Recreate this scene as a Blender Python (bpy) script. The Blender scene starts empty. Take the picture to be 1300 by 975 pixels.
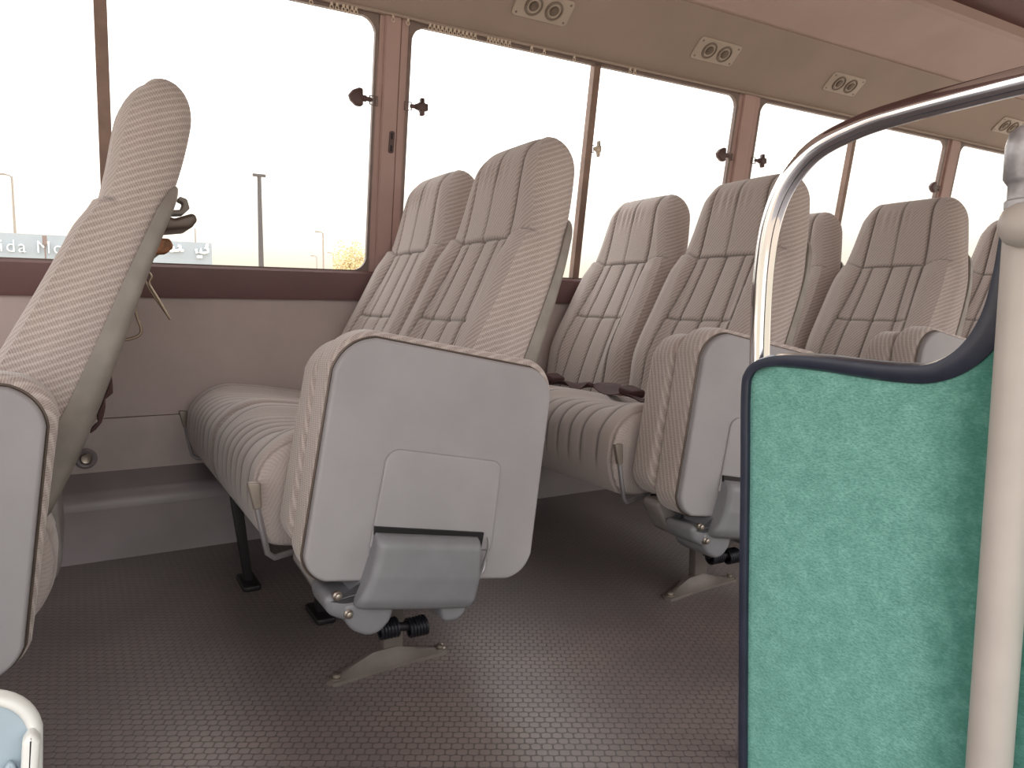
import bpy, math, random
from mathutils import Vector, Matrix
random.seed(7)
C = bpy.context.scene.collection
PI = math.pi

# ------------------------------------------------------------------ camera
CAM = Vector((0, 0, 0.64)); FPX = 938.58
R = [[0.86244378, -0.04271918, 0.50434690], [-0.50603210, -0.09453849, 0.85731791], [0.01105628, -0.99460422, -0.10315141]]
cam = bpy.data.cameras.new('camera'); co = bpy.data.objects.new('camera', cam); C.objects.link(co)
cam.sensor_fit = 'HORIZONTAL'; cam.sensor_width = 36; cam.lens = 36 * FPX / 1300; cam.clip_start = 0.02; cam.clip_end = 500
m = Matrix(((R[0][0], -R[0][1], -R[0][2], CAM.x), (R[1][0], -R[1][1], -R[1][2], CAM.y), (R[2][0], -R[2][1], -R[2][2], CAM.z), (0, 0, 0, 1)))
co.matrix_world = m
bpy.context.scene.camera = co

# ------------------------------------------------------------------ node helpers
class G:
    def __init__(s, name):
        s.mat = bpy.data.materials.new(name); s.mat.use_nodes = True
        s.nt = s.mat.node_tree; s.nt.nodes.clear()
        s.out = s.nt.nodes.new('ShaderNodeOutputMaterial')
        s.b = s.nt.nodes.new('ShaderNodeBsdfPrincipled'); s.link(s.b.outputs[0], s.out.inputs[0])
    def n(s, t, **k):
        x = s.nt.nodes.new(t)
        for a, v in k.items(): setattr(x, a, v)
        return x
    def link(s, a, b): s.nt.links.new(a, b)
    def put(s, v, sock):
        if hasattr(v, 'links'): s.link(v, sock)
        else: sock.default_value = v
    def m(s, op, a, b=0.0, c=0.0, clamp=False):
        x = s.n('ShaderNodeMath', operation=op, use_clamp=clamp)
        s.put(a, x.inputs[0]); s.put(b, x.inputs[1]); s.put(c, x.inputs[2]); return x.outputs[0]
    def step(s, x, a, b):
        r = s.n('ShaderNodeMapRange', interpolation_type='SMOOTHSTEP'); s.put(x, r.inputs[0]); r.inputs[1].default_value = a; r.inputs[2].default_value = b
        return r.outputs[0]
    def mix(s, f, a, b, blend='MIX'):
        x = s.n('ShaderNodeMix', data_type='RGBA', blend_type=blend); s.put(f, x.inputs[0])
        for v, i in ((a, 6), (b, 7)):
            if hasattr(v, 'links'): s.link(v, x.inputs[i])
            else: x.inputs[i].default_value = (*v, 1)
        return x.outputs[2]
    def noise(s, vec, scale, detail=3, rough=.55):
        x = s.n('ShaderNodeTexNoise'); x.inputs['Scale'].default_value = scale; x.inputs['Detail'].default_value = detail; x.inputs['Roughness'].default_value = rough
        s.link(vec, x.inputs['Vector']); return x.outputs[0]
    def bump(s, h, strength, dist):
        x = s.n('ShaderNodeBump'); x.inputs['Strength'].default_value = strength; x.inputs['Distance'].default_value = dist
        s.link(h, x.inputs['Height']); s.link(x.outputs[0], s.b.inputs['Normal'])
    def obj(s): return s.n('ShaderNodeTexCoord').outputs['Object']
    def uv(s): return s.n('ShaderNodeTexCoord').outputs['UV']
    def sep(s, v):
        x = s.n('ShaderNodeSeparateXYZ'); s.link(v, x.inputs[0]); return x.outputs
    def set(s, **k):
        for a, v in k.items():
            i = s.b.inputs[a.replace('_', ' ')]
            if hasattr(v, 'links'): s.link(v, i)
            else: i.default_value = (*v, 1) if isinstance(v, tuple) else v

def srgb(r, g, b):
    f = lambda c: (c / 255 / 12.92) if c / 255 <= .04045 else ((c / 255 + .055) / 1.055) ** 2.4
    return (f(r), f(g), f(b))

def plain(name, col, rough=.5, metal=0.0, var=.12, nscale=18, bump=0.0, bscale=400, **kw):
    g = G(name); o = g.obj()
    n = g.noise(o, nscale)
    dk = tuple(c * (1 - var) for c in col); lt = tuple(min(1, c * (1 + var)) for c in col)
    g.set(Base_Color=g.mix(g.step(n, .3, .7), dk, lt), Roughness=rough, Metallic=metal)
    for a, v in kw.items(): g.set(**{a: v})
    if bump: g.bump(g.noise(o, bscale, 2), bump, .0006)
    return g.mat

def fabric(name, light, dark, pitch=.0108):
    g = G(name); u, v, _ = g.sep(g.uv())
    uv = g.uv()
    wob = g.m('MULTIPLY', g.m('SUBTRACT', g.noise(uv, 90, 3), .5), .0034)
    vv = g.m('ADD', v, wob)
    # slanted bands of short stitches: light ribs between darker stitched bands
    fr = g.m('FRACT', g.m('DIVIDE', vv, pitch))
    tri = g.m('ABSOLUTE', g.m('SUBTRACT', fr, .5))            # 0 in the band, .5 on the rib
    band = g.m('SUBTRACT', 1.0, g.step(tri, .20, .44))
    sh = g.m('ADD', u, g.m('MULTIPLY', vv, .35))
    st = g.m('SINE', g.m('MULTIPLY', sh, 2 * PI / .0034))
    st = g.step(st, -.7, .8)
    brk = g.step(g.noise(uv, 420, 2), .32, .6)
    rib = g.m('MULTIPLY', g.m('SUBTRACT', 1.0, band), g.m('MULTIPLY', st, .45))
    grain = g.m('MULTIPLY', g.m('SUBTRACT', g.noise(uv, 900, 2), .5), .9)
    f = g.m('ADD', g.m('ADD', g.m('MULTIPLY', band, g.m('MULTIPLY_ADD', g.m('MULTIPLY', st, brk), .55, .45)), rib), grain, clamp=True)
    col = g.mix(f, light, dark)
    big = g.step(g.noise(g.obj(), 6, 4), .25, .75)
    col = g.mix(g.m('MULTIPLY', big, .22), col, tuple(c * .72 for c in light))
    at = g.n('ShaderNodeAttribute', attribute_name='stitch')
    col = g.mix(g.m('MULTIPLY', at.outputs['Fac'], .8), col, tuple(c * .25 for c in dark))
    g.set(Base_Color=col, Roughness=.95, Sheen_Weight=.35, Sheen_Roughness=.5, Specular_IOR_Level=.15)
    g.bump(g.m('SUBTRACT', g.m('MULTIPLY', g.noise(uv, 700, 2), .25), g.m('MULTIPLY', f, .8)), .5, .0009)
    return g.mat

M = {}
M['fabric_seat'] = fabric('woven_seat_fabric', srgb(190, 178, 173), srgb(166, 153, 148), .0062)
M['fabric'] = fabric('woven_fabric', srgb(200, 188, 182), srgb(138, 123, 117))
M['shell'] = plain('seat_shell_plastic', srgb(134, 127, 120), .5, bump=.25)
M['pan'] = plain('pan_plastic', srgb(146, 142, 144), .55, var=.05, nscale=9, bump=.3, bscale=900)
M['cover'] = plain('hinge_cover_plastic', srgb(118, 117, 121), .42, var=.06, bump=.15)
M['bracket'] = plain('painted_bracket', srgb(128, 122, 119), .45)
M['foot'] = plain('cast_foot', srgb(104, 95, 90), .40, .25)
M['black'] = plain('black_steel', srgb(28, 25, 27), .45, .3)
M['spring'] = plain('spring_steel', srgb(38, 38, 44), .35, .6)
M['lever'] = plain('lever_grip', srgb(140, 130, 120), .35, .3)
M['rod'] = plain('lever_rod', srgb(150, 146, 148), .35, .6)
M['bolt'] = plain('bolt_steel', srgb(150, 140, 130), .3, .85)
M['wall'] = plain('wall_vinyl', srgb(188, 174, 170), .62, var=.06, nscale=5, bump=.25, bscale=600)
M['wall_low'] = plain('wall_vinyl_lower', srgb(188, 177, 173), .62, var=.1, nscale=8, bump=.25, bscale=600)
M['duct'] = plain('heater_duct', srgb(138, 130, 133), .36, var=.1, nscale=6)
M['sill'] = plain('sill_trim', srgb(112, 84, 84), .5, var=.06, nscale=4)
M['pillar'] = plain('pillar_trim', srgb(176, 148, 142), .5, var=.06, nscale=4)
M['gasket'] = plain('window_frame', srgb(120, 104, 98), .45)
M['divider'] = plain('window_divider', srgb(122, 100, 90), .4, .4)
M['soffit'] = plain('soffit_vinyl', srgb(158, 142, 131), .6, var=.05, nscale=3, bump=.2, bscale=700)
M['ceil'] = plain('ceiling_vinyl', srgb(178, 156, 148), .6, var=.05, nscale=3)
M['maroon'] = plain('ceiling_center', srgb(96, 62, 58), .6, var=.1, nscale=3)
M['vent'] = plain('vent_plastic', srgb(178, 165, 152), .4, var=.04)
M['ventring'] = plain('vent_ring', srgb(112, 100, 88), .4)
M['latch'] = plain('latch_plastic', srgb(84, 62, 62), .45)
M['latchp'] = plain('latch_plastic_pale', srgb(200, 186, 170), .45)
M['chrome'] = plain('chrome', (.82, .82, .85), .09, 1.0, var=.02)
M['navy'] = plain('navy_rubber', srgb(46, 50, 66), .33, var=.15, nscale=30, bump=.1)
M['pole'] = plain('cream_painted_pole', srgb(184, 175, 168), .38, var=.05, nscale=12)
M['silver'] = plain('silver_cap', srgb(165, 162, 165), .35, .35, var=.3, nscale=40)
M['belt'] = plain('belt_webbing', srgb(78, 56, 56), .65, bump=.5, bscale=900, Specular_IOR_Level=.2)
M['ash'] = plain('ashtray_metal', srgb(92, 80, 72), .4, .35)
M['rust'] = plain('rusty_fitting', srgb(150, 100, 66), .6, var=.4, nscale=80)
M['wire'] = plain('steel_wire', srgb(128, 112, 96), .4, .5)
M['palegrey'] = plain('pale_bluegrey_plastic', srgb(160, 176, 186), .4, var=.05)
M['rim'] = plain('pale_rim', srgb(222, 222, 218), .4, var=.03)
M['fascia'] = plain('fascia_cladding', srgb(150, 158, 164), .7, var=.05, nscale=.4)
M['bwall'] = plain('building_wall', srgb(215, 208, 196), .8, var=.05, nscale=.4)
M['letter'] = plain('sign_letter', (.95, .95, .95), .5)
M['post'] = plain('lamp_post_steel', srgb(150, 140, 130), .6)
M['postd'] = plain('lamp_post_dark', srgb(78, 72, 72), .6)
M['leaf'] = plain('tree_leaf', srgb(205, 190, 148), .8, var=.15, nscale=2)
M['bark'] = plain('tree_bark', srgb(150, 130, 105), .9)
M['ground'] = plain('sand_ground', srgb(200, 188, 174), .95, nscale=.2)

def velvet():
    g = G('green_velvet'); o = g.obj()
    mp = g.n('ShaderNodeMapping'); g.link(o, mp.inputs[0]); mp.inputs['Scale'].default_value = (1, 1, 3.2)
    fine = g.noise(mp.outputs[0], 260, 4, .7); mid = g.noise(o, 42, 5, .65); big = g.noise(o, 7, 4, .6)
    a = g.step(fine, .3, .7); b = g.step(mid, .38, .66)
    col = g.mix(a, srgb(102, 156, 145), srgb(144, 202, 189))
    # darker towards the pole with an uneven border, plus scattered darker patches
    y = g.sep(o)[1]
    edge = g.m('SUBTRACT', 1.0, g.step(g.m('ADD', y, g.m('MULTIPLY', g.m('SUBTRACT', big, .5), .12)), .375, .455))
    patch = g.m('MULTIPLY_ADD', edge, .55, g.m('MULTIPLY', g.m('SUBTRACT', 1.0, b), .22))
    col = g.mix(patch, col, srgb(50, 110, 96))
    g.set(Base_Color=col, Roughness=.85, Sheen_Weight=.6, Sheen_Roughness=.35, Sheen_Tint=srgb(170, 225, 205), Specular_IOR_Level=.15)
    g.bump(fine, .45, .001)
    return g.mat
M['velvet'] = velvet()

def floor_mat():
    g = G('coin_vinyl_floor'); x, y, _ = g.sep(g.obj())
    u = g.m('DIVIDE', g.m('SUBTRACT', g.m('MULTIPLY', x, .866), g.m('MULTIPLY', y, .5)), .0165)
    v = g.m('DIVIDE', g.m('ADD', g.m('MULTIPLY', x, .5), g.m('MULTIPLY', y, .866)), .0143)
    row = g.m('FLOOR', v)
    u2 = g.m('ADD', u, g.m('MULTIPLY', row, .5))
    fu = g.m('MULTIPLY', g.m('ABSOLUTE', g.m('SUBTRACT', g.m('FRACT', u2), .5)), .0165)
    fv = g.m('MULTIPLY', g.m('ABSOLUTE', g.m('SUBTRACT', g.m('FRACT', v), .5)), .0143)
    dx = g.m('MAXIMUM', g.m('SUBTRACT', fu, .0034), 0.0); dy = g.m('MAXIMUM', g.m('SUBTRACT', fv, .0024), 0.0)
    d = g.m('SQRT', g.m('ADD', g.m('MULTIPLY', dx, dx), g.m('MULTIPLY', dy, dy)))
    h = g.m('SUBTRACT', 1.0, g.step(d, .0034, .0047))
    big = g.step(g.noise(g.obj(), 2.6, 4), .3, .7)
    top = g.mix(big, srgb(100, 92, 91), srgb(122, 110, 106))
    top = g.mix(g.m('MULTIPLY', g.step(g.noise(g.obj(), 55, 4), .45, .75), .25), top, srgb(136, 122, 116))
    g.set(Base_Color=g.mix(h, srgb(84, 76, 76), top), Roughness=.38, Specular_IOR_Level=.5)
    g.bump(h, .4, .0010)
    return g.mat
M['floor'] = floor_mat()

def glass():
    g = G('window_glass'); g.nt.nodes.remove(g.b)
    t = g.n('ShaderNodeBsdfTransparent'); t.inputs[0].default_value = (.97, .97, .96, 1)
    gl = g.n('ShaderNodeBsdfGlossy'); gl.inputs['Roughness'].default_value = .02
    fr = g.n('ShaderNodeFresnel'); fr.inputs[0].default_value = 1.45
    mx = g.n('ShaderNodeMixShader'); g.link(g.m('MULTIPLY', fr.outputs[0], .25), mx.inputs[0]); g.link(t.outputs[0], mx.inputs[1]); g.link(gl.outputs[0], mx.inputs[2]); g.link(mx.outputs[0], g.out.inputs[0])
    return g.mat
M['glass'] = glass()

# ------------------------------------------------------------------ mesh helpers
class MB:
    """collects vertices, faces, uvs and seam values of one mesh"""
    def __init__(s): s.v = []; s.f = []; s.uv = {}; s.seam = {}
    def add(s, vs, fs, uv=None, seam=None):
        b = len(s.v); s.v += [tuple(p) for p in vs]
        for k, f in enumerate(fs):
            if uv: s.uv[len(s.f)] = [uv(i) for i in f]
            s.f.append([b + i for i in f])
        if seam:
            for i, w in enumerate(seam): s.seam[b + i] = w
    def box(s, a, b, bev=0.0):
        (x0, y0, z0), (x1, y1, z1) = a, b
        s.slab([(x0, z0), (x1, z0), (x1, z1), (x0, z1)], y0, y1, bev)
    def slab(s, pts, y0, y1, bev=0.0, axis='y', steps=3):
        """a flat outline (x,z) pushed along y, edges rounded by bev"""
        pts = list(pts); n = len(pts)
        if area(pts) < 0: pts.reverse()
        rings = []
        if bev > 0:
            prof = [(bev * (1 - math.sin(t)), bev * (1 - math.cos(t))) for t in [PI / 2 * k / steps for k in range(steps + 1)]]
            ins = [(b, a) for a, b in prof]  # (inset, depth)
            seq = [(bev * (1 - math.sin(PI / 2 * k / steps)), bev * (1 - math.cos(PI / 2 * k / steps))) for k in range(steps + 1)]
            for i, d in seq: rings.append((i, y0 + d))
            for i, d in reversed(seq): rings.append((i, y1 - d))
        else: rings = [(0, y0), (0, y1)]
        vs = []
        for i, y in rings:
            for (px, pz) in inset(pts, i):
                vs.append((px, y, pz) if axis == 'y' else ((y, px, pz) if axis == 'x' else (px, pz, y)))
        fs = []
        for r in range(len(rings) - 1):
            for k in range(n):
                a = r * n + k; b = r * n + (k + 1) % n
                fs.append((a, b, b + n, a + n))
        fs.append(tuple(range(n - 1, -1, -1))); fs.append(tuple(range((len(rings) - 1) * n, len(rings) * n)))
        s.add(vs, fs)
    def tube(s, path, r, seg=10, closed=False, ry=None, up=None):
        P = [Vector(p) for p in path]; n = len(P); vs = []
        rr = r if isinstance(r, (list, tuple)) else [r] * n
        t0 = None; N = None
        for i in range(n):
            if closed: t = (P[(i + 1) % n] - P[i - 1]).normalized()
            else: t = (P[min(i + 1, n - 1)] - P[max(i - 1, 0)]).normalized()
            if N is None:
                a = Vector(up) if up else (Vector((0, 0, 1)) if abs(t.z) < .9 else Vector((1, 0, 0)))
                N = (a - t * a.dot(t)).normalized()
            else: N = (N - t * N.dot(t)).normalized()
            B = t.cross(N)
            for k in range(seg):
                an = 2 * PI * k / seg
                vs.append(P[i] + N * math.cos(an) * rr[i] + B * math.sin(an) * (ry if ry else rr[i]))
        fs = []
        for i in range(n if closed else n - 1):
            for k in range(seg):
                a = i * seg + k; b = i * seg + (k + 1) % seg; c = ((i + 1) % n) * seg
                fs.append((a, b, c + (k + 1) % seg, c + k))
        if not closed: fs.append(tuple(range(seg - 1, -1, -1))); fs.append(tuple(range((n - 1) * seg, n * seg)))
        s.add(vs, fs)
    def lathe(s, prof, origin, axis, seg=24):
        """prof: (radius, height) pairs turned about axis from origin"""
        o = Vector(origin); ax = Vector(axis).normalized()
        a = Vector((0, 0, 1)) if abs(ax.z) < .9 else Vector((1, 0, 0))
        N = (a - ax * a.dot(ax)).normalized(); B = ax.cross(N); vs = []; fs = []
        for r, h in prof:
            for k in range(seg):
                t = 2 * PI * k / seg; vs.append(o + ax * h + (N * math.cos(t) + B * math.sin(t)) * r)
        for i in range(len(prof) - 1):
            for k in range(seg):
                p = i * seg + k; q = i * seg + (k + 1) % seg; fs.append((p, q, q + seg, p + seg))
        fs.append(tuple(range(seg - 1, -1, -1))); fs.append(tuple(range((len(prof) - 1) * seg, len(prof) * seg)))
        s.add(vs, fs)
    def build(s, name, mat, parent=None, off=(0, 0, 0), smooth=True, angle=40):
        me = bpy.data.meshes.new(name)
        me.from_pydata([(x - off[0], y - off[1], z - off[2]) for x, y, z in s.v], [], s.f)
        if s.uv:
            ul = me.uv_layers.new(name='UVMap').data
            for p in me.polygons:
                u = s.uv.get(p.index)
                if u:
                    for li, c in zip(p.loop_indices, u): ul[li].uv = c
        if s.seam:
            at = me.attributes.new('stitch', 'FLOAT', 'POINT').data
            for i, w in s.seam.items(): at[i].value = w
        me.materials.append(M[mat] if isinstance(mat, str) else mat)
        me.update()
        import bmesh
        bm = bmesh.new(); bm.from_mesh(me); bmesh.ops.recalc_face_normals(bm, faces=bm.faces); 
        if smooth:
            for f in bm.faces: f.smooth = True
            ca = math.radians(angle)
            for e in bm.edges:
                if len(e.link_faces) == 2 and e.calc_face_angle(0) > ca: e.smooth = False
        bm.to_mesh(me); bm.free()
        o = bpy.data.objects.new(name, me); C.objects.link(o)
        if parent: o.parent = parent
        return o

def area(p): return sum(p[i][0] * p[(i + 1) % len(p)][1] - p[(i + 1) % len(p)][0] * p[i][1] for i in range(len(p))) / 2
def inset(pts, d):
    if d == 0: return pts
    n = len(pts); out = []
    for i in range(n):
        a, b, c = Vector(pts[i - 1]), Vector(pts[i]), Vector(pts[(i + 1) % n])
        e1 = (b - a); e2 = (c - b)
        if e1.length < 1e-9 or e2.length < 1e-9: out.append(tuple(b)); continue
        e1.normalize(); e2.normalize()
        n1 = Vector((-e1.y, e1.x)); n2 = Vector((-e2.y, e2.x)); k = n1 + n2
        k = k / max(.35, k.dot(n1)) if k.length > 1e-6 else n1
        out.append(tuple(b + k * d))
    return out
def rounded(corners, rad, seg=6):
    """corner points -> outline with rounded corners; rad number or list"""
    n = len(corners); out = []
    for i in range(n):
        r = rad[i] if isinstance(rad, (list, tuple)) else rad
        a, b, c = Vector(corners[i - 1]), Vector(corners[i]), Vector(corners[(i + 1) % n])
        u = (a - b).normalized(); w = (c - b).normalized()
        if r <= 0: out.append(tuple(b)); continue
        ang = u.angle(w); d = r / math.tan(ang / 2); d = min(d, (a - b).length * .49, (c - b).length * .49)
        p0 = b + u * d; p1 = b + w * d
        for k in range(seg + 1):
            t = k / seg; out.append(tuple((1 - t) ** 2 * p0 + 2 * t * (1 - t) * (b * .62 + (p0 + p1) * .19) + t * t * p1))
    return out
def catmull(pts, n, closed=False):
    P = [Vector(p) for p in pts]; k = len(P); segs = k if closed else k - 1; out = []
    for j in range(n if closed else n + 1):
        t = j / n * segs; i = min(int(t), segs - 1); f = t - i
        g = lambda q: P[q % k] if closed else P[max(0, min(k - 1, q))]
        a, b, c, d = g(i - 1), g(i), g(i + 1), g(i + 2)
        out.append(.5 * ((2 * b) + (c - a) * f + (2 * a - 5 * b + 4 * c - d) * f * f + (3 * b - a - 3 * c + d) * f ** 3))
    return out
def lerp(x, tab):
    if x <= tab[0][0]: return tab[0][1]
    for (a, u), (b, v) in zip(tab, tab[1:]):
        if x <= b:
            t = (x - a) / (b - a); return u + (v - u) * t
    return tab[-1][1]
def sm(x, a, b):
    t = max(0.0, min(1.0, (x - a) / (b - a))); return t * t * (3 - 2 * t)
def gauss(x, w): return math.exp(-(x / w) ** 2)

def px(x, y, Y):
    """where the ray of an image point meets the plane y = Y"""
    c = (x - 650, y - 487.5, FPX); d = [sum(R[i][k] * c[k] for k in range(3)) for i in range(3)]
    t = Y / d[1]; return Vector((d[0] * t, Y, CAM.z + d[2] * t))

def tag(o, label=None, cat=None, group=None, kind=None):
    if label: o['label'] = label
    if cat: o['category'] = cat
    if group: o['group'] = group
    if kind: o['kind'] = kind
    return o
def thing(name, loc, label, cat, group=None):
    o = bpy.data.objects.new(name, None); C.objects.link(o); o.location = loc; o.empty_display_size = .05
    return tag(o, label, cat, group)
def copy_tree(o, parent=None):
    c = o.copy(); C.objects.link(c)
    if parent: c.parent = parent
    for ch in list(o.children): copy_tree(ch, c)
    return c

# ================================================================== SEATS
PITCH = .755
def rot45(a, b): return ((b - a * .8) * .9, (b * .8 + a) * .98)

# ---- backrest: centre line (x,z) with thickness, local to the row
CL = catmull([(-.118, .315, .10), (-.078, .415, .118), (-.035, .517, .118), (.010, .617, .102), (.048, .704, .089), (.079, .775, .083), (.102, .84, .092), (.118, .90, .097), (.131, .955, .095), (.139, 1.004, .090)], 150)
SL = [0.0]
for a, b in zip(CL, CL[1:]): SL.append(SL[-1] + math.hypot(b.x - a.x, b.y - a.y))
LEN = SL[-1]
def s_at_z(z):
    for i, p in enumerate(CL):
        if p.y >= z: return SL[i]
    return LEN
SH = s_at_z(.768); SM = s_at_z(.585)
HW = [(0, .200), (.04, .222), (.20, .2295), (.30, .2285), (.40, .226), (.47, .219), (.53, .201), (.60, .185), (.66, .173), (LEN, .158)]
def half_width(s):
    # smooth look-up
    return sum(lerp(s + d, HW) for d in (-.03, -.015, 0, .015, .03)) / 5
PANEL = .105
def frame_at(i):
    a = CL[max(0, i - 1)]; b = CL[min(len(CL) - 1, i + 1)]
    t = Vector((b.x - a.x, b.y - a.y)).normalized(); return t, Vector((-t.y, t.x))   # tangent, front normal (towards -x, up)
def make_backrest_mesh():
    rb = MB(); rings = []; seams = []; uvs = []
    NF = 92
    top0 = LEN - .072
    for i in range(len(CL)):
        c = CL[i]; s = SL[i]; t, nrm = frame_at(i); th = c.z; w = half_width(s)
        if s > top0:
            q = (s - top0) / (LEN - top0); k = math.sqrt(max(0.0, 1 - q ** 2.05)); th *= max(.04, k); w = w - .055 * (1 - math.sqrt(max(0, 1 - q ** 2)))
        if s < .03:
            q = 1 - s / .03; k = math.sqrt(max(0.0, 1 - q * q)); th *= .35 + .65 * k
        rf = min(.040, th * .46); rbk = min(.028, th * .30)
        ring = []; sea = []; uu = []
        # front face
        sh = SH
        for j in range(NF + 1):
            y = -w + rf * .75 + (2 * w - 1.5 * rf) * j / NF
            ay = abs(y)
            shy = sh + .018 * sm(ay, .095, .17)
            head = sm(s, shy - .006, shy + .006)
            lowpuff = sm(ay, PANEL - .012, PANEL + .035) * (1 - sm(ay, w - .03, w + .004) * .3)
            # below: raised bolsters, narrow channels; above: soft pillow
            fade = sm(s, .06, .2)
            bol = .021 * lowpuff * (1 - head) * fade * (1 - sm(s, shy - .07, shy) * .35)
            chan = 0; seam = 0
            spread = 1 + .25 * (1 - sm(s, .15, shy))
            for cs in (0, .068, -.068, PANEL, -PANEL):
                g = gauss(y - cs * spread, .0055); chan -= .0050 * g * (1 - head) * (1 if abs(cs) < .1 else .8); seam = max(seam, gauss(y - cs * spread, .0036) * (1 - head))
            if ay < PANEL * spread: chan += .004 * (1 - head) * (1 - gauss(ay, .02))
            pil = head * (.0085 * (1 - (ay / PANEL) ** 2 * .6 if ay < PANEL else .4))
            for cs, dp in ((0, .0030), (PANEL, .0065), (-PANEL, .0065)):
                tap = cs * (1 - .10 * sm(s, shy, LEN))
                g = gauss(y - tap, .0055); pil -= dp * g * head; seam = max(seam, gauss(y - tap, .0034) * head * (1 if cs else .75))
            pil += head * .0020 * math.sin(y * 230 + 2.2 * math.sin(y * 31)) * gauss(s - (LEN - .075), .034) * sm(y, -.12, .02) * (ay < PANEL)
            hs = gauss(s - shy, .0045); ms = gauss(s - SM, .004) * (ay < PANEL * spread)
            grove = -.006 * hs - .005 * ms
            seam = max(seam, .75 * gauss(s - shy, .003), .6 * gauss(s - SM, .003) * (ay < PANEL * spread))
            edge = -.012 * sm(ay, w - .06, w - .02)
            kk = min(1.0, th / .085) ** 1.3
            n = th / 2 + (bol + chan + pil + grove + edge) * kk
            ring.append((y, n)); sea.append(seam); uu.append((y, None))
        nf_edge = th / 2 - .012 * min(1.0, th / .085) ** 1.3
        # right side rounding, flat side, rear
        def arc(yc, nc, r, a0, a1, k):
            return [(yc + r * math.cos(a0 + (a1 - a0) * q / k), nc + r * math.sin(a0 + (a1 - a0) * q / k)) for q in range(1, k + 1)]
        side = arc(w - rf, nf_edge - rf, rf, math.radians(62), 0, 6)
        side += [(w + .002, q * .5 * (nf_edge - rf) + (1 - q * .5) * (-th / 2 + rbk)) for q in (1,)]
        side += arc(w - rbk, -th / 2 + rbk, rbk, 0, -PI / 2, 5)
        back = [(w - rbk - (2 * w - 2 * rbk) * q / 8, -th / 2) for q in range(1, 8)]
        left = [(-y, n) for y, n in reversed(side)]
        for (y, n) in side + back + left:
            ring.append((y, n)); sea.append(0)
        # gusset welt line just behind the front edge
        pts = []
        for (y, n) in ring: pts.append((c.x + nrm.x * n, y, c.y + nrm.y * n))
        rings.append(pts); seams.append(sea)
    N = len(rings[0]); n_side = NF + 1
    vs = [p for r in rings for p in r]; sv = [q for r in seams for q in r]
    fs = []
    def uvf(idx_j, s, p, front):
        if front: return rot45(p[1], s)
        return None
    b0 = len(rb.v)
    rb.v += vs
    for k, q in enumerate(sv): rb.seam[k] = q
    side_len = 26
    for i in range(len(rings) - 1):
        for j in range(N):
            a = i * N + j; b = i * N + (j + 1) % N; f = [a, b, b + N, a + N]
            if j < NF:
                rb.uv[len(rb.f)] = [rot45(vs[q][1], SL[q // N] + .25 * abs(vs[q][1]) * 0) for q in f]
            else:
                # gusset: across = distance from the centre line, along = s, bands a little slanted
                def gu(q):
                    p = vs[q]; ii = q // N; t, nn = frame_at(ii); c = CL[ii]
                    d = (p[0] - c.x) * nn.x + (p[2] - c.y) * nn.y
                    return (p[0] + .6, p[2] * 1.02 - p[0] * .36)
                rb.uv[len(rb.f)] = [gu(q) for q in f]
            rb.f.append(f)
    for i in (0, len(rings) - 1):
        ctr = [sum(p[k] for p in rings[i]) / N for k in range(3)]
        ci = len(rb.v); rb.v.append(tuple(ctr)); rb.seam[ci] = 0
        for j in range(N):
            a = i * N + j; b = i * N + (j + 1) % N
            f = [a, b, ci] if i else [b, a, ci]
            rb.uv[len(rb.f)] = [(rb.v[q][1], rb.v[q][0]) for q in f]; rb.f.append(f)
    return rb

def make_shell_mesh():
    """moulded plastic back of one backrest, ends in a rounded tip under the head rest"""
    rb = MB(); top = s_at_z(.838); vs = []; rings = 0; M_ = 0
    for i in range(len(CL)):
        s = SL[i]
        if s > top: break
        c = CL[i]; t, nrm = frame_at(i); w = half_width(s) + .004
        e = max(0.0, min(1.0, (top - s) / .05)); k = math.sqrt(1 - (1 - e) ** 2)
        k0 = math.sqrt(1 - (1 - min(1, s / .04)) ** 2) * .75 + .25
        fr = -c.z / 2 + lerp(s, [(0, .044), (.15, .036), (.3, .026), (.45, .016), (.6, .008)]); bk = -c.z / 2 - .009
        mid = fr * .45 + bk * .55
        fr = mid + (fr - mid) * k * k0; bk = mid + (bk - mid) * k * k0
        w2 = w - .03 * (1 - k) - .02 * (1 - k0)
        hh = (fr - bk); r = min(.02, hh * .49)
        out = [(w2, fr), (w2, bk + r)] + [(w2 - r + r * math.cos(-PI / 2 * q / 5), bk + r + r * math.sin(-PI / 2 * q / 5)) for q in range(1, 6)]
        out += [(w2 * .5, bk - .003), (0, bk - .004), (-w2 * .5, bk - .003)] + [(-y, n) for y, n in reversed(out)]
        M_ = len(out); rings += 1
        for y, n in out: vs.append((c.x + nrm.x * n, y, c.y + nrm.y * n))
    fs = []
    for i in range(rings - 1):
        for j in range(M_):
            a = i * M_ + j; b = i * M_ + (j + 1) % M_; fs.append((a, b, b + M_, a + M_))
    fs.append(tuple(range(M_ - 1, -1, -1))); fs.append(tuple(range((rings - 1) * M_, rings * M_)))
    rb.add(vs, fs); return rb

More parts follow.
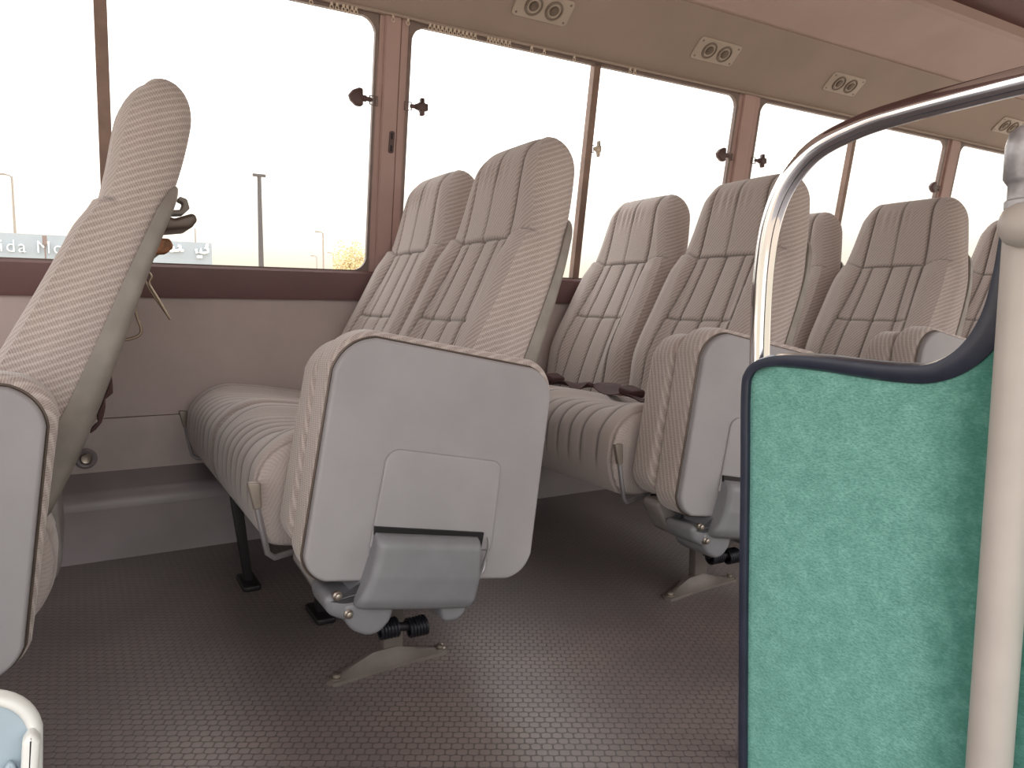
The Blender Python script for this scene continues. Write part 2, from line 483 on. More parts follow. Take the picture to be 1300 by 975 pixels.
# ---- seat cushion
CP = catmull([(-.088, .162), (-.15, .175), (-.30, .205), (-.455, .222), (-.492, .240), (-.510, .285), (-.511, .330), (-.502, .368), (-.476, .396), (-.435, .409), (-.36, .405), (-.26, .389), (-.17, .372), (-.10, .362), (-.055, .315), (-.040, .262), (-.052, .205)], 124, True)
CPn = []
for i in range(len(CP)):
    a, b = CP[i - 1], CP[(i + 1) % len(CP)]; t = (b - a).normalized(); CPn.append(Vector((t.y, -t.x)))
cen = sum((Vector((p.x, p.y)) for p in CP), Vector((0, 0))) / len(CP)
if CPn[30].dot(CP[30] - cen) < 0: CPn = [-q for q in CPn]
CPL = [0.0]
for a, b in zip(CP, CP[1:]): CPL.append(CPL[-1] + (b - a).length)
def make_cushion_mesh(hw=.219):
    rb = MB(); ys = []; NY = 190; r = .022
    ys = [-hw + 2 * hw * j / NY for j in range(NY + 1)]
    cuts = [-.158, -.095, -.0475, 0, .0475, .095, .158]
    N = len(CP); vs = []; sv = []
    for y in ys:
        e = hw - abs(y); ins = r * (1 - math.sqrt(max(0, 1 - (1 - min(1, e / r)) ** 2)))
        for i in range(N):
            p, n = CP[i], CPn[i]
            up = sm(n.y, -.35, .1) if n.x < .2 or n.y > .3 else 0
            d = -ins; seam = 0
            for cq in cuts:
                g = gauss(y - cq, .0075); d -= .0022 * g * up; seam = max(seam, gauss(y - cq, .0042) * up)
            d += .0014 * up * abs(math.sin(PI * y / .0475)) * (abs(y) < .1)
            d += up * max(0, n.y) * (.016 * sm(abs(y), .10, .16) * (1 - sm(abs(y), .19, hw)) ) * sm(p.x, -.5, -.40)
            g2 = gauss(abs(y) - (hw - .012), .004); d -= .003 * g2; seam = max(seam, .55 * gauss(abs(y) - (hw - .012), .002)); d += .0025 * gauss(abs(y) - (hw - .004), .006) * (1 + .5 * math.sin(i * 1.9))
            q = p + n * d; vs.append((q.x, y, q.y)); sv.append(seam)
    rb.v += vs
    for k, q in enumerate(sv): rb.seam[k] = q
    for j in range(NY):
        for i in range(N):
            a = j * N + i; b = j * N + (i + 1) % N; f = [a, b, b + N, a + N]
            L = lambda q, i=i: CPL[q % N] + (CPL[-1] + .005 if (q % N == 0 and i == N - 1) else 0)
            rb.uv[len(rb.f)] = [rot45(vs[q][1], L(q)) for q in f]; rb.f.append(f)
    for j in (0, NY):
        base = [vs[j * N + i] for i in range(N)]; cx = sum(p[0] for p in base) / N; cz = sum(p[2] for p in base) / N
        prev = [j * N + i for i in range(N)]
        for k in (.72, .4, 0.0001):
            st = len(rb.v)
            for p in base: rb.v.append((cx + (p[0] - cx) * k, p[1] + math.copysign(.006 * (1 - k), p[1]), cz + (p[2] - cz) * k)); rb.seam[len(rb.v) - 1] = 0
            for i in range(N):
                f = [prev[i], prev[(i + 1) % N], st + (i + 1) % N, st + i]
                rb.uv[len(rb.f)] = [(rb.v[q][2] * .9 + rb.v[q][0] * .5, rb.v[q][0] * .9 - rb.v[q][2] * .5) for q in f]; rb.f.append(f)
            prev = [st + i for i in range(N)]
    return rb

ORG = (-.285, 1.69, 0)          # foot of the twin seat in row-local coordinates
YA, YW = 1.478, 1.932            # centre lines of the aisle and the window seat
def shifted(mb, dy, dx=0, dz=0):
    mb.v = [(x + dx, y + dy, z + dz) for x, y, z in mb.v]; return mb

def dark_leg(t, x0, x1, y):
    lg = MB()
    lg.slab([(x0, .21), (x0 + .024, .21), (x1 + .009, .01), (x1 - .009, .01)], y - .010, y + .010, .002)
    lg.slab(rounded([(x1 - .02, y - .05), (x1 + .02, y - .05), (x1 + .02, y + .05), (x1 - .02, y + .05)], .008), .0, .012, .003, 'z')
    lg.build('leg', 'black', t, ORG)
def make_twin(label):
    t = thing('twin_seat', (ORG[0], ORG[1], 0), label, 'bus seat', 'twin seats along the window wall')
    bm = make_backrest_mesh(); b1 = bm.build('backrest', 'fabric', None, (0, 0, 0))
    sm_ = make_shell_mesh(); s1 = sm_.build('back_shell', 'shell', None)
    cu = make_cushion_mesh(); c1 = cu.build('seat_cushion', 'fabric_seat', None)
    for k, (yc, dx) in enumerate(((YA, 0.0), (YW, .012))):
        if k == 0: b, s, c = b1, s1, c1
        else:
            b, s, c = b1.copy(), s1.copy(), c1.copy()
            for o in (b, s, c): C.objects.link(o)
        for o in (b, c): o.parent = t
        s.parent = b
        b.location = (-ORG[0] + dx, yc - ORG[1], 0); c.location = (-ORG[0], yc - ORG[1], 0)
    # recliner levers, one on each outer side
    for y, sgn in ((1.236, -1), (2.165, 1)):
        l = MB(); l.slab(rounded([(-.528, .352), (-.506, .350), (-.505, .307), (-.517, .304)], .003, 3), y - .006, y + .006, .003)
        g = l.build('recliner_lever', 'lever', t, ORG)
        l = MB(); l.tube([(-.512, y, .31), (-.505, y, .27), (-.497, y, .228), (-.485, y + .004 * -sgn, .217), (-.46, y - .012 * sgn, .218), (-.40, y - .03 * sgn, .22)], .0052, 8)
        l.build('lever_rod', 'rod', g, (0, 0, 0)).location = (-ORG[0], -ORG[1], 0)
    # base frame under the cushions
    f = MB()
    for x in (-.36, -.17): f.box((x - .016, 1.30, .203), (x + .016, 2.08, .225), .004)
    for y in (1.30, 1.69, 2.08): f.box((-.37, y - .014, .203), (-.13, y + .014, .225), .003)
    f.box((-.12, 1.28, .20), (-.09, 2.10, .36), .004)
    f.build('base_frame', 'black', t, ORG)
    f = MB(); f.slab(rounded([(-.070, .345), (-.038, .345), (-.036, .225), (-.048, .19), (-.065, .21)], .008), 1.36, 1.60, .004); f.build('rear_upright', 'bracket', t, ORG)
    # cast aisle foot with post and bolts
    p = MB(); p.box((-.306, 1.205, .02), (-.268, 1.228, .19), .003)
    post = p.build('leg', 'foot', t, ORG)
    fm = MB(); prof = []; xs = [-.416 + .237 * k / 30 for k in range(31)]
    vs = []; fs = []; K = 11
    for x in xs:
        u = (x + .416) / .237; e = min(u, 1 - u) * .237
        cyl = math.sqrt(max(0, 1 - (1 - min(1, e / .016)) ** 2))
        c = max(0.0, min(1.0, (.44 - abs(u - .47)) / .34))
        hw = (.0165 + .007 * c) * max(.08, cyl); h = (.008 + .022 * c)
        yc = 1.186 + .018 * u + .012 * c
        for k in range(K):
            q = -1 + 2 * k / (K - 1); zz = (h - (h - .006) * min(1, max(0, abs(q) - .2) / .75)) * max(.3, cyl)
            vs.append((x, yc + hw * q, zz))
        vs.append((x, yc + hw, 0)); vs.append((x, yc - hw, 0))
    W = K + 2
    for i in range(30):
        for k in range(W): fs.append((i * W + k, i * W + (k + 1) % W, (i + 1) * W + (k + 1) % W, (i + 1) * W + k))
    fs.append(tuple(range(W))); fs.append(tuple(range(30 * W, 31 * W)))
    fm.add(vs, fs); fo = fm.build('foot_plate', 'foot', t, ORG)
    for x, y in ((-.398, 1.187), (-.197, 1.202)):
        b = MB(); b.lathe([(.011, .006), (.011, .009), (.007, .010), (.007, .015), (.004, .0165)], (x, y, 0), (0, 0, 1), 12)
        o = b.build('bolt', 'bolt', fo, (0, 0, 0)); o.location = (-ORG[0], -ORG[1], 0)
    # side bracket that carries the folding seat
    b = MB(); b.slab(rounded([(-.47, .235), (-.30, .225), (-.25, .15), (-.30, .125), (-.395, .146), (-.43, .163)], [.01, .01, .03, .03, .012, .025]), 1.163, 1.215, .006)
    br = b.build('side_bracket', 'bracket', t, ORG)
    for x, z in ((-.408, .168), (-.425, .215)):
        q = MB(); q.lathe([(.0075, 0), (.0075, .004), (.005, .006), (.005, .010), (.003, .011)], (x, 1.151, z), (0, -1, 0), 14)
        o = q.build('bolt', 'bolt', br, (0, 0, 0)); o.location = (-ORG[0], -ORG[1], 0)
    return t

# ---- folding aisle seat, shown folded up against the twin seat
JO = (-.27, 1.15, 0)
def make_jump(label):
    t = thing('folding_seat', (JO[0], JO[1], 0), label, 'folding seat', 'folded aisle seats')
    D = PITCH
    pan = [(.268, .2), (.348, .606), (.728, .526), (.676, .158)]
    pan = [(x - D, z) for x, z in pan]
    pan = [(.273 - D, .226), (.340 - D, .602), (.722 - D, .527), (.674 - D, .160)]
    def pillow(pts, y0, y1, bev, seamed=True):
        rb = MB(); n = len(pts)
        if area(pts) < 0: pts.reverse()
        seq = []; S = 7
        for k in range(S + 1):
            a = PI / 2 * k / S; seq.append((bev * (1 - math.sin(a)), y0 + bev * (1 - math.cos(a))))
        for k in range(1, 5): seq.append((0, y0 + bev + (y1 - y0 - 2 * bev) * k / 5))
        for k in range(S + 1):
            a = PI / 2 * (S - k) / S; seq.append((bev * (1 - math.sin(a)), y1 - bev * (1 - math.cos(a))))
        acc = [0.0]
        for a, b in zip(pts, pts[1:] + pts[:1]): acc.append(acc[-1] + math.hypot(b[0] - a[0], b[1] - a[1]))
        for q, (i, y) in enumerate(seq):
            for (x, z) in inset(pts, i): rb.v.append((x, y, z))
        for k in range(len(rb.v)): rb.seam[k] = 0
        for r in range(len(seq) - 1):
            for k in range(n):
                a = r * n + k; b = r * n + (k + 1) % n
                rb.uv[len(rb.f)] = [(p * .9 - yy * .42, yy * .95 + p * .36) for p, yy in ((acc[k], seq[r][1]), (acc[k + 1], seq[r][1]), (acc[k + 1], seq[r + 1][1]), (acc[k], seq[r + 1][1]))]
                rb.f.append([a, b, b + n, a + n])
        for r in (0, len(seq) - 1):
            f = [r * n + k for k in range(n)]
            if r == 0: f.reverse()
            rb.uv[len(rb.f)] = [rot45(rb.v[q][0], rb.v[q][2]) for q in f]; rb.f.append(f)
        return rb
    rad = [.045, .062, .050, .046]
    big = lambda d: [(x + sx * d, z + sz * d) for (x, z), (sx, sz) in zip(pan, ((-.2, -.2), (-.25, 1), (1.3, 1), (.5, -.4)))]
    pillow(rounded(big(.012), rad, 10), 1.096, 1.168, .016).build('seat_cushion', 'fabric', t, JO)
    low = big(.010); low = [(low[0][0] - .002, low[0][1] + .024), (low[1][0] - .002, low[1][1] - .012), (low[2][0] - .02, low[2][1] - .02), (low[3][0] - .02, low[3][1] + .02)]
    pillow(rounded(low, rad, 10), 1.169, 1.243, .018).build('backrest', 'fabric', t, JO)
    p = MB(); p.slab(rounded(pan, [.038, .058, .046, .044], 10), 1.080, 1.102, .006, steps=5)
    # edge welt line
    po = p.build('seat_pan', 'pan', t, JO)
    e = MB(); e.tube([(x, 1.0955, z) for x, z in inset(rounded(pan, [.038, .058, .046, .044], 10) if area(pan) > 0 else rounded(pan, [.038, .058, .046, .044], 10)[::-1], -.0016)], .0021, 8, closed=True)
    e.build('welt', 'ash', po, (0, 0, 0)).location = (-JO[0], -JO[1], 0)
    # raised field on the pan
    e = MB(); e.slab(rounded([(.378 - D, .262), (.411 - D, .420), (.616 - D, .378), (.596 - D, .225)], [.006, .02, .016, .006], 6), 1.0748, 1.082, .004)
    e.build('pan_emboss', 'pan', po, (0, 0, 0)).location = (-JO[0], -JO[1], 0)
    e = MB(); e.slab([(.380 - D, .20), (.386 - D, .299), (.578 - D, .261), (.560 - D, .17)], 1.070, 1.076)  # solid black sheet painting the shade inside the gap at the hinge cover
    e.build('hinge_gap_shade', 'black', po, (0, 0, 0)).location = (-JO[0], -JO[1], 0)
    # moulded hinge cover, foot end swept back to the seat frame
    h = MB()
    N = 26; rows = []
    def sect(u):      # u 0 at the top, 1 at the bottom -> outline (x0,x1), y_front, y_back
        x0 = lerp(u, [(0, .386), (.3, .379), (.6, .366), (.85, .352), (.95, .352), (1, .362)]); x1 = lerp(u, [(0, .567), (.5, .562), (.8, .555), (.93, .550), (1, .540)])
        yf = lerp(u, [(0, 1.062), (.04, 1.052), (.12, 1.046), (.5, 1.042), (.8, 1.046), (.92, 1.055), (1, 1.08)]); return x0, x1, yf
    vs = []; K = 0
    for i in range(N + 1):
        u = i / N; x0, x1, yf = sect(u); r = .014; yb = 1.15 if u > .45 else 1.088
        zt = .291 - .128 * u
        out = [(x0, yb)]
        out += [(x0 + r - r * math.cos(PI / 2 * q / 4), yf + r - r * math.sin(PI / 2 * q / 4)) for q in range(5)]
        out += [(x0 + r + (x1 - x0 - 2 * r) * q / 6, yf - .002 * math.sin(PI * q / 6)) for q in range(1, 6)]
        out += [(x1 - r + r * math.sin(PI / 2 * q / 4), yf + r - r * math.cos(PI / 2 * q / 4)) for q in range(5)]
        out += [(x1, yb)]
        K = len(out)
        for x, y in out: vs.append((x - D, y, zt - (x - .38) * .19))
    fs = []
    for i in range(N):
        for k in range(K): fs.append((i * K + k, i * K + (k + 1) % K, (i + 1) * K + (k + 1) % K, (i + 1) * K + k))
    fs.append(tuple(range(K))); fs.append(tuple(range(N * K, (N + 1) * K)))
    h.add(vs, fs)
    # flared arm at the front end and lower lips
    h.slab(rounded([(.303 - D, .206), (.345 - D, .190), (.372 - D, .198), (.386 - D, .235), (.41 - D, .20), (.405 - D, .150), (.345 - D, .150), (.312 - D, .168)], [.012, .03, .02, .004, .01, .02, .03, .02], 5), 1.075, 1.160, .010)
    h.slab(rounded([(.330 - D, .185), (.422 - D, .172), (.412 - D, .140), (.385 - D, .116), (.345 - D, .138)], [.01, .01, .02, .025, .03], 5), 1.072, 1.165, .008)
    h.slab(rounded([(.498 - D, .155), (.556 - D, .145), (.540 - D, .112), (.506 - D, .116)], [.01, .02, .02, .01], 5), 1.075, 1.16, .008)
    ho = h.build('hinge_cover', 'cover', t, JO)
    for bx, bz in ((.326, .198), (.343, .166)):
        q = MB(); q.lathe([(.0075, -.003), (.0075, .004), (.005, .006), (.005, .010), (.003, .011)], (bx - D, 1.076, bz), (0, -1, 0), 14)
        q.build('bolt', 'bolt', ho, (0, 0, 0)).location = (-JO[0], -JO[1], 0)
    # coil springs and the pin they sit on
    for xc in (.428, .480):
        s = MB(); pts = []
        for k in range(6 * 14 + 1):
            a = 2 * PI * k / 14; pts.append((xc - D - .017 + .034 * k / (6 * 14), 1.128 + .0150 * math.cos(a), .103 - (xc - .428) * .15 + .0150 * math.sin(a)))
        s.tube(pts, .0027, 6); s.build('coil_spring', 'spring', t, JO)
    s = MB(); s.tube([(.409 - D, 1.128, .107), (.499 - D, 1.128, .094)], .0075, 12); s.build('hinge_pin', 'black', t, JO)
    # bent wire beside the cover
    s = MB(); s.tube(catmull([(.586 - D, 1.070, .252), (.584 - D, 1.066, .236), (.573 - D, 1.064, .208), (.566 - D, 1.066, .190), (.576 - D, 1.068, .196), (.582 - D, 1.07, .215)], 24), .0022, 6)
    s.build('retaining_wire', 'rod', t, JO)
    return t

twin_labels = ['twin seat at the left seen side-on, with wire hooks hanging behind its grey shell',
               'complete pale twin seat behind the first large grey folded seat, cushion open to the left',
               'twin seat with dark brown lap belts lying on its cushion, behind the second folded seat',
               'twin seat whose aisle backrest rises behind the green partition panel, third folded seat before it',
               'farthest twin seat, its backrest edge peeping out beside the cream pole']
jump_labels = ['folded aisle seat cut by the left edge of the photo, beside the side-on seat',
               'largest folded aisle seat, full grey pan and hinge cover in view at the middle',
               'folded aisle seat half hidden behind the chrome rail and green panel edge',
               'folded aisle seat whose fabric top just shows over the dip of the green panel']
twin = make_twin(twin_labels[0]); jump = make_jump(jump_labels[0])
twins = [twin]; jumps = [jump]
for r in range(1, 5):
    o = copy_tree(twin); o.location = (ORG[0] + r * PITCH, ORG[1], 0); o['label'] = twin_labels[r]; twins.append(o)
for r in range(1, 4):
    o = copy_tree(jump); o.location = (JO[0] + r * PITCH, JO[1], 0); o['label'] = jump_labels[r]; jumps.append(o)

dark_leg(twins[1], -.475, -.440, 1.72); dark_leg(twins[1], -.36, -.345, 1.47)
# fittings on the back of the side-on seat (row 0) : parts of that seat
def part(mb, name, mat, root, org): return mb.build(name, mat, root, org)
T0 = twins[0]
b = MB(); b.slab(rounded([(.105, .800), (.150, .783), (.182, .795), (.186, .782), (.176, .768), (.135, .762), (.10, .77)], [.004, .006, .006, .006, .008, .01, .01], 4), 1.38, 1.50, .006)
ash = part(b, 'ashtray', 'ash', T0, ORG)
b = MB(); b.slab(rounded([(.112, .835), (.120, .838), (.135, .80), (.165, .803), (.170, .815), (.160, .818), (.164, .826), (.176, .822), (.180, .806), (.168, .794), (.128, .790)], .003, 3), 1.425, 1.455, .003)
part(b, 'bag_hook', 'shell', T0, ORG)
b = MB(); b.slab(rounded([(.10, .745), (.118, .752), (.146, .752), (.152, .738), (.140, .726), (.098, .722)], .006, 4), 1.42, 1.46, .005)
part(b, 'rusty_fitting', 'rust', T0, ORG)
b = MB(); b.tube([(.135, 1.44, .735), (.130, 1.44, .728), (.107, 1.44, .708), (.100, 1.44, .700)], .0022, 6)
b.tube(catmull([(.098, 1.44, .692), (.110, 1.44, .694), (.116, 1.44, .686), (.112, 1.44, .674), (.124, 1.44, .650), (.142, 1.44, .614), (.138, 1.443, .622), (.118, 1.446, .655), (.100, 1.446, .690)], 40), .0022, 6)
part(b, 'bent_wire', 'wire', T0, ORG)
b = MB(); b.tube(catmull([(.078, 1.44, .650), (.086, 1.44, .636), (.092, 1.44, .612), (.0965, 1.44, .596), (.094, 1.44, .586), (.084, 1.44, .580), (.070, 1.44, .578), (.060, 1.44, .590), (.053, 1.44, .606)], 40), .0026, 6)
part(b, 'wire_hook', 'wire', T0, ORG)
b = MB()
prev = (.044, 1.42, .522)
pts = [(.046, 1.40, .520), (.0445, 1.40, .505), (.042, 1.40, .492), (.034, 1.40, .480), (.032, 1.40, .468), (.027, 1.40, .455), (.026, 1.40, .442), (.017, 1.40, .432), (.012, 1.40, .425)]
b.tube(pts, [.001, .0035, .006, .002, .004, .006, .003, .004, .001], 6, ry=.006)
part(b, 'torn_strap', 'belt', T0, ORG)

# lap belts lying on the third row of cushions
def belt(name, path, w, label, buckle):
    t = thing(name, path[0], label, 'seat belt', 'lap belts')
    o3 = path[0]; s = MB(); vs = []; fs = []
    P = catmull(path, 30)
    for i, p in enumerate(P):
        a = P[max(0, i - 1)]; b = P[min(len(P) - 1, i + 1)]; d = (b - a); d.z = 0; d.normalize(); n = Vector((-d.y, d.x, 0))
        tw = .012 * math.sin(i * .35)
        for k, (q, z) in enumerate(((-1, -.0015), (-1, .0015), (-.5, .003), (0, .0035), (.5, .003), (1, .0015), (1, -.0015))):
            vs.append(p + n * q * w + Vector((0, 0, z + tw * q + .004 * (1 - q * q))))
    K = 7
    for i in range(len(P) - 1):
        for k in range(K): fs.append((i * K + k, i * K + (k + 1) % K, (i + 1) * K + (k + 1) % K, (i + 1) * K + k))
    fs.append(tuple(range(K))); fs.append(tuple(range(len(vs) - K, len(vs))))
    s.add(vs, fs); s.build('strap', 'belt', t, o3)
    c = Vector(path[buckle]); s = MB()
    s.slab(rounded([(-.034, -.024), (.034, -.022), (.034, .022), (-.034, .024)], .008), -.006, .014, .006, 'z')
    ang = math.atan2(path[buckle + 1][1] - path[buckle][1], path[buckle + 1][0] - path[buckle][0])
    o = s.build('buckle', 'belt', t, (0, 0, 0)); o.location = c - Vector(o3) + Vector((0, 0, .012)); o.rotation_euler = (0, .15, ang)
    return t

# ================================================================== SETTING
X0, X1 = -1.9, 5.4
def struct(mb, name, mat, parent=None, **k):
    o = mb.build(name, mat, parent, **k)
    if not parent: o['kind'] = 'structure'
    return o
def strip(pts_yz, name, mat, x0=X0, x1=X1, thick=None, parent=None):
    """profile in y,z extruded along the bus"""
    s = MB(); s.slab(pts_yz, x0, x1, 0, 'x'); return struct(s, name, mat, parent, angle=30)
f = MB(); f.box((X0, -1.0, -.06), (X1, 2.24, 0)); struct(f, 'floor', 'floor', smooth=False)
strip([(2.17, .343), (2.17, .655), (2.25, .655), (2.25, .343)], 'wall_window_side', 'wall')
strip([(2.165, .0), (2.165, .341), (2.25, .341), (2.25, .0)], 'wall_lower', 'wall_low')
duct = [(2.053, 0), (2.050, .13)] + [(2.052 + .035 * (1 - math.cos(PI / 2 * k / 8)), .13 + .045 * math.sin(PI / 2 * k / 8)) for k in range(9)] + [(2.165, .203), (2.166, 0)]
strip(duct, 'trim_1', 'duct')
strip([(2.158, .655), (2.152, .665), (2.150, .735), (2.156, .742), (2.25, .742), (2.25, .655)], 'trim_2', 'sill')
yw = lambda z: 2.165 - .150 * (z - .745)        # leaning window plane
ZS, ZT = .742, 1.448
pill = [(-.84, -.75), (.765, .859), (2.190, 2.306), (3.580, 3.692), (5.05, 5.2)]
for k, (a, b_) in enumerate(pill):
    s = MB()
    def sl(x0, x1, n0, n1, zb=ZS, zt=ZT + .01):
        vs = []
        for z in (zb, zt):
            for x, n in ((x0, n0), (x1, n0), (x1, n1), (x0, n1)): vs.append((x, yw(z) + n, z))
        s.add(vs, [(0, 1, 2, 3), (4, 5, 6, 7), (0, 1, 5, 4), (1, 2, 6, 5), (2, 3, 7, 6), (3, 0, 4, 7)])
    sl(a, b_, -.004, .018); sl(a + .018, b_ - .030, -.011, 0); sl(a + .021, b_ - .033, -.014, 0); sl(b_ - .026, b_ - .012, -.008, 0)
    struct(s, 'trim_%d' % (k + 3), 'pillar', smooth=False)
divs = [(.066, .094), (1.514, 1.540), (2.893, 2.915), (4.4, 4.42)]
for k in range(4):
    a, b_ = pill[k][1], pill[k + 1][0]
    s = MB(); R_ = .03; inn = rounded([(a + .008, ZS + .004), (b_ - .008, ZS + .004), (b_ - .008, ZT - .008), (a + .008, ZT - .008)], .036, 8)
    out = []
    for (x, z) in inn:
        out.append((a - .004 if x < a + .03 else (b_ + .004 if x > b_ - .03 else x), ZS - .01 if z < ZS + .03 else (ZT + .008 if z > ZT - .03 else z)))
    n = len(inn); vs = []
    for dn in (-.012, .002):
        for (x, z) in inn: vs.append((x, yw(z) + dn + .008, z))
        for (x, z) in out: vs.append((x, yw(z) + dn + .008, z))
    fs = []
    for j in range(n):
        q = (j + 1) % n
        fs += [(j, q, n + q, n + j), (2 * n + j, 3 * n + j, 3 * n + q, 2 * n + q), (j, 2 * n + j, 2 * n + q, q), (n + j, n + q, 3 * n + q, 3 * n + j)]
    s.add(vs, fs); win = struct(s, 'window_%d' % (k + 1), 'gasket', smooth=False)
    s = MB(); vs = []
    for z in (ZS - .005, ZT + .005):
        for x, n_ in ((a, .009), (b_, .009), (b_, .013), (a, .013)): vs.append((x, yw(z) + n_, z))
    s.add(vs, [(0, 1, 2, 3), (4, 5, 6, 7), (0, 1, 5, 4), (1, 2, 6, 5), (2, 3, 7, 6), (3, 0, 4, 7)]); s.build('pane', 'glass', win, smooth=False)
    s = MB(); vs = []; d0, d1 = divs[k]
    for z in (ZS, ZT):
        for x, n_ in ((d0, -.004), (d1, -.004), (d1, .02), (d0, .02)): vs.append((x, yw(z) + n_, z))
    s.add(vs, [(0, 1, 2, 3), (4, 5, 6, 7), (0, 1, 5, 4), (1, 2, 6, 5), (2, 3, 7, 6), (3, 0, 4, 7)])
    dv = s.build('divider', 'divider', win, smooth=False)
# soffit above the windows, ceiling and its darker middle
EY, EZ = 1.86, 1.618
strip([(yw(ZT) - .012, ZT + .002), (yw(ZT) - .020, ZT + .012), (EY + .012, EZ - .012), (EY, EZ), (EY + .02, EZ + .05), (2.08, 1.60), (yw(ZT) + .02, ZT + .03), (yw(ZT) + .015, ZT + .004)], 'ceiling', 'soffit')
CZ = [(EY + .002, EZ + .004), (1.80, EZ + .028), (1.70, 1.672), (1.64, 1.688), (1.595, 1.690), (1.58, 1.700), (1.58, 1.76), (1.90, 1.76), (1.90, EZ + .02)]
strip(CZ, 'ceiling_cove', 'ceil')
strip([(1.60, 1.735), (1.0, 1.762), (1.0, 1.80), (1.60, 1.80)], 'ceiling_middle', 'maroon')
strip([(1.0, 1.755), (-1.0, 1.755), (-1.0, 1.80), (1.0, 1.80)], 'ceiling_near', 'ceil')
s = MB(); s.tube([(X0, yw(ZT) - .020, ZT + .004), (X1, yw(ZT) - .020, ZT + .004)], .0045, 8)
tag(s.build('curtain_rail', 'soffit'), 'thin curtain rail running under the soffit along the window tops', 'curtain rail')

# curtain gliders on the rail
s = MB(); s.box((-.003, -.003, -.006), (.003, .003, .004), .001); s.tube([(.0045 * math.cos(2 * PI * k / 12), 0, -.0105 + .0055 * math.sin(2 * PI * k / 12)) for k in range(12)], .0014, 6, closed=True)
gl = s.build('curtain_glider', 'latchp'); ry = yw(ZT) - .020
spots = []
for q in (395, 421, 428, 436, 441, 447, 452): spots.append((q, 'pale curtain glider on the rail above the first large window, left of the main pillar'))
for q in (499, 518): spots.append((q, 'pale curtain glider hanging in front of the main pillar top'))
for q in [546 + 5.2 * k for k in range(12)] + [620, 624, 628, 632, 637, 642, 647]: spots.append((q, 'pale curtain glider bunched on the rail above the second window'))
for q in (675, 691, 729, 800, 806): spots.append((q, 'pale curtain glider standing apart on the rail near the second window divider'))
first = True
for q, lab in spots:
    yy = 0 + (q - 440) * .217
    p = px(q, 5 + yy + 6, ry)
    o = gl if first else gl.copy()
    if not first: C.objects.link(o)
    first = False
    o.location = (p.x, ry, ZT - .001); tag(o, lab, 'curtain glider', 'curtain gliders on the rail')

# twin air outlets in the soffit
dirv = Vector((0, EY - yw(ZT) + .02, EZ - ZT - .012)); dirv.normalize()      # up the soffit, towards the aisle
nrm = Vector((0, -dirv.z, dirv.y)); nrm = -nrm if nrm.z > 0 else nrm
def make_vent(label):
    t = thing('air_outlet', (0, 0, 0), label, 'air outlet', 'twin air outlets in the soffit')
    def P(u, v, n): return Vector((u, 0, 0)) + dirv * v + nrm * n
    s = MB(); sl = MB(); sl.slab(rounded([(-.098, -.040), (.098, -.040), (.098, .040), (-.098, .040)], .012, 5), 0, .006, .003, 'z')
    s.add([P(x, y, z - .001) for x, y, z in sl.v], sl.f); pl = s.build('plate', 'vent', t)
    for u in (-.036, .036):
        s = MB(); s.lathe([(.030, .002), (.030, .0075), (.027, .0095), (.0245, .0075), (.0245, .0035)], P(u, 0, 0), nrm, 28); a = s.build('nozzle', 'ventring', t)
        s = MB(); s.lathe([(.021, .003), (.021, .0075), (.019, .0085), (.0165, .007), (.0165, .004)], P(u, 0, 0), nrm, 24); s.build('nozzle_ring', 'vent', a)
        s = MB(); s.lathe([(.0155, .004), (.0155, .0055), (.012, .0055), (.0115, .0085), (.0085, .0095), (.0, .0095)], P(u, 0, 0), nrm, 24); s.build('nozzle_hub', 'ventring', a)
    for u, v in ((-.084, -.028), (.084, -.028), (.084, .028), (-.084, .028)):
        s = MB(); s.lathe([(.0035, .004), (.0035, .006), (.0, .0062)], P(u, v, 0), nrm, 8); s.build('screw', 'gasket', t)
    return t
vmid = Vector((0, (yw(ZT) - .02 + EY + .012) / 2, (ZT + .012 + EZ - .012) / 2))
v0 = make_vent('first twin air outlet, cut by the top edge of the photo')
for k, (x, lab) in enumerate([(1.245, None), (1.960, 'middle twin air outlet in the soffit, between the second divider and the second pillar'), (2.66, 'third twin air outlet in the soffit, just left of the chrome rail bend'), (3.90, 'twin air outlet showing at the right edge behind the silver pole cap')]):
    o = v0 if k == 0 else copy_tree(v0)
    o.location = (x, vmid.y, vmid.z)
    if lab: o['label'] = lab

# window catches
def make_latch(kind, mat, label, group):
    t = thing('window_catch', (0, 0, 0), label, 'window catch', group)
    s = MB(); s.tube([(0, 0, -.011), (-.014, -.004, -.011), (-.014, -.004, .011), (0, 0, .011)], .0018, 6); s.box((-.002, -.006, -.012), (.002, .008, .012), .001)
    s.build('bracket', 'gasket', t)
    s = MB(); s.lathe([(.004, 0), (.006, .004), (.006, .012), (.0085, .014), (.0085, .024), (.006, .026)], (-.010, -.006, 0), (-1, -.2, 0), 12); st = s.build('stem', mat, t)
    s = MB()
    if kind == 'dome':
        s.slab(rounded([(-.030, .023), (-.038, .024), (-.050, .016), (-.058, .003), (-.055, -.010), (-.044, -.022), (-.034, -.023), (-.030, -.018)], .006, 4), -.022, -.002, .006)
    else:
        s.slab(rounded([(-.026, .010), (-.033, .010), (-.033, .024), (-.043, .024), (-.043, .010), (-.052, .010), (-.052, -.010), (-.043, -.010), (-.043, -.024), (-.033, -.024), (-.033, -.010), (-.026, -.010)], .003, 3), -.022, -.004, .004)
    s.build('knob', mat, t); return t
LATZ = 1.223; ly = yw(LATZ)
l1 = make_latch('dome', 'latch', 'dark domed window catch on the left side of the main pillar', 'window catches'); l1.location = (.768, ly - .004, LATZ); l1.scale = (1.5, 1, 1.1)
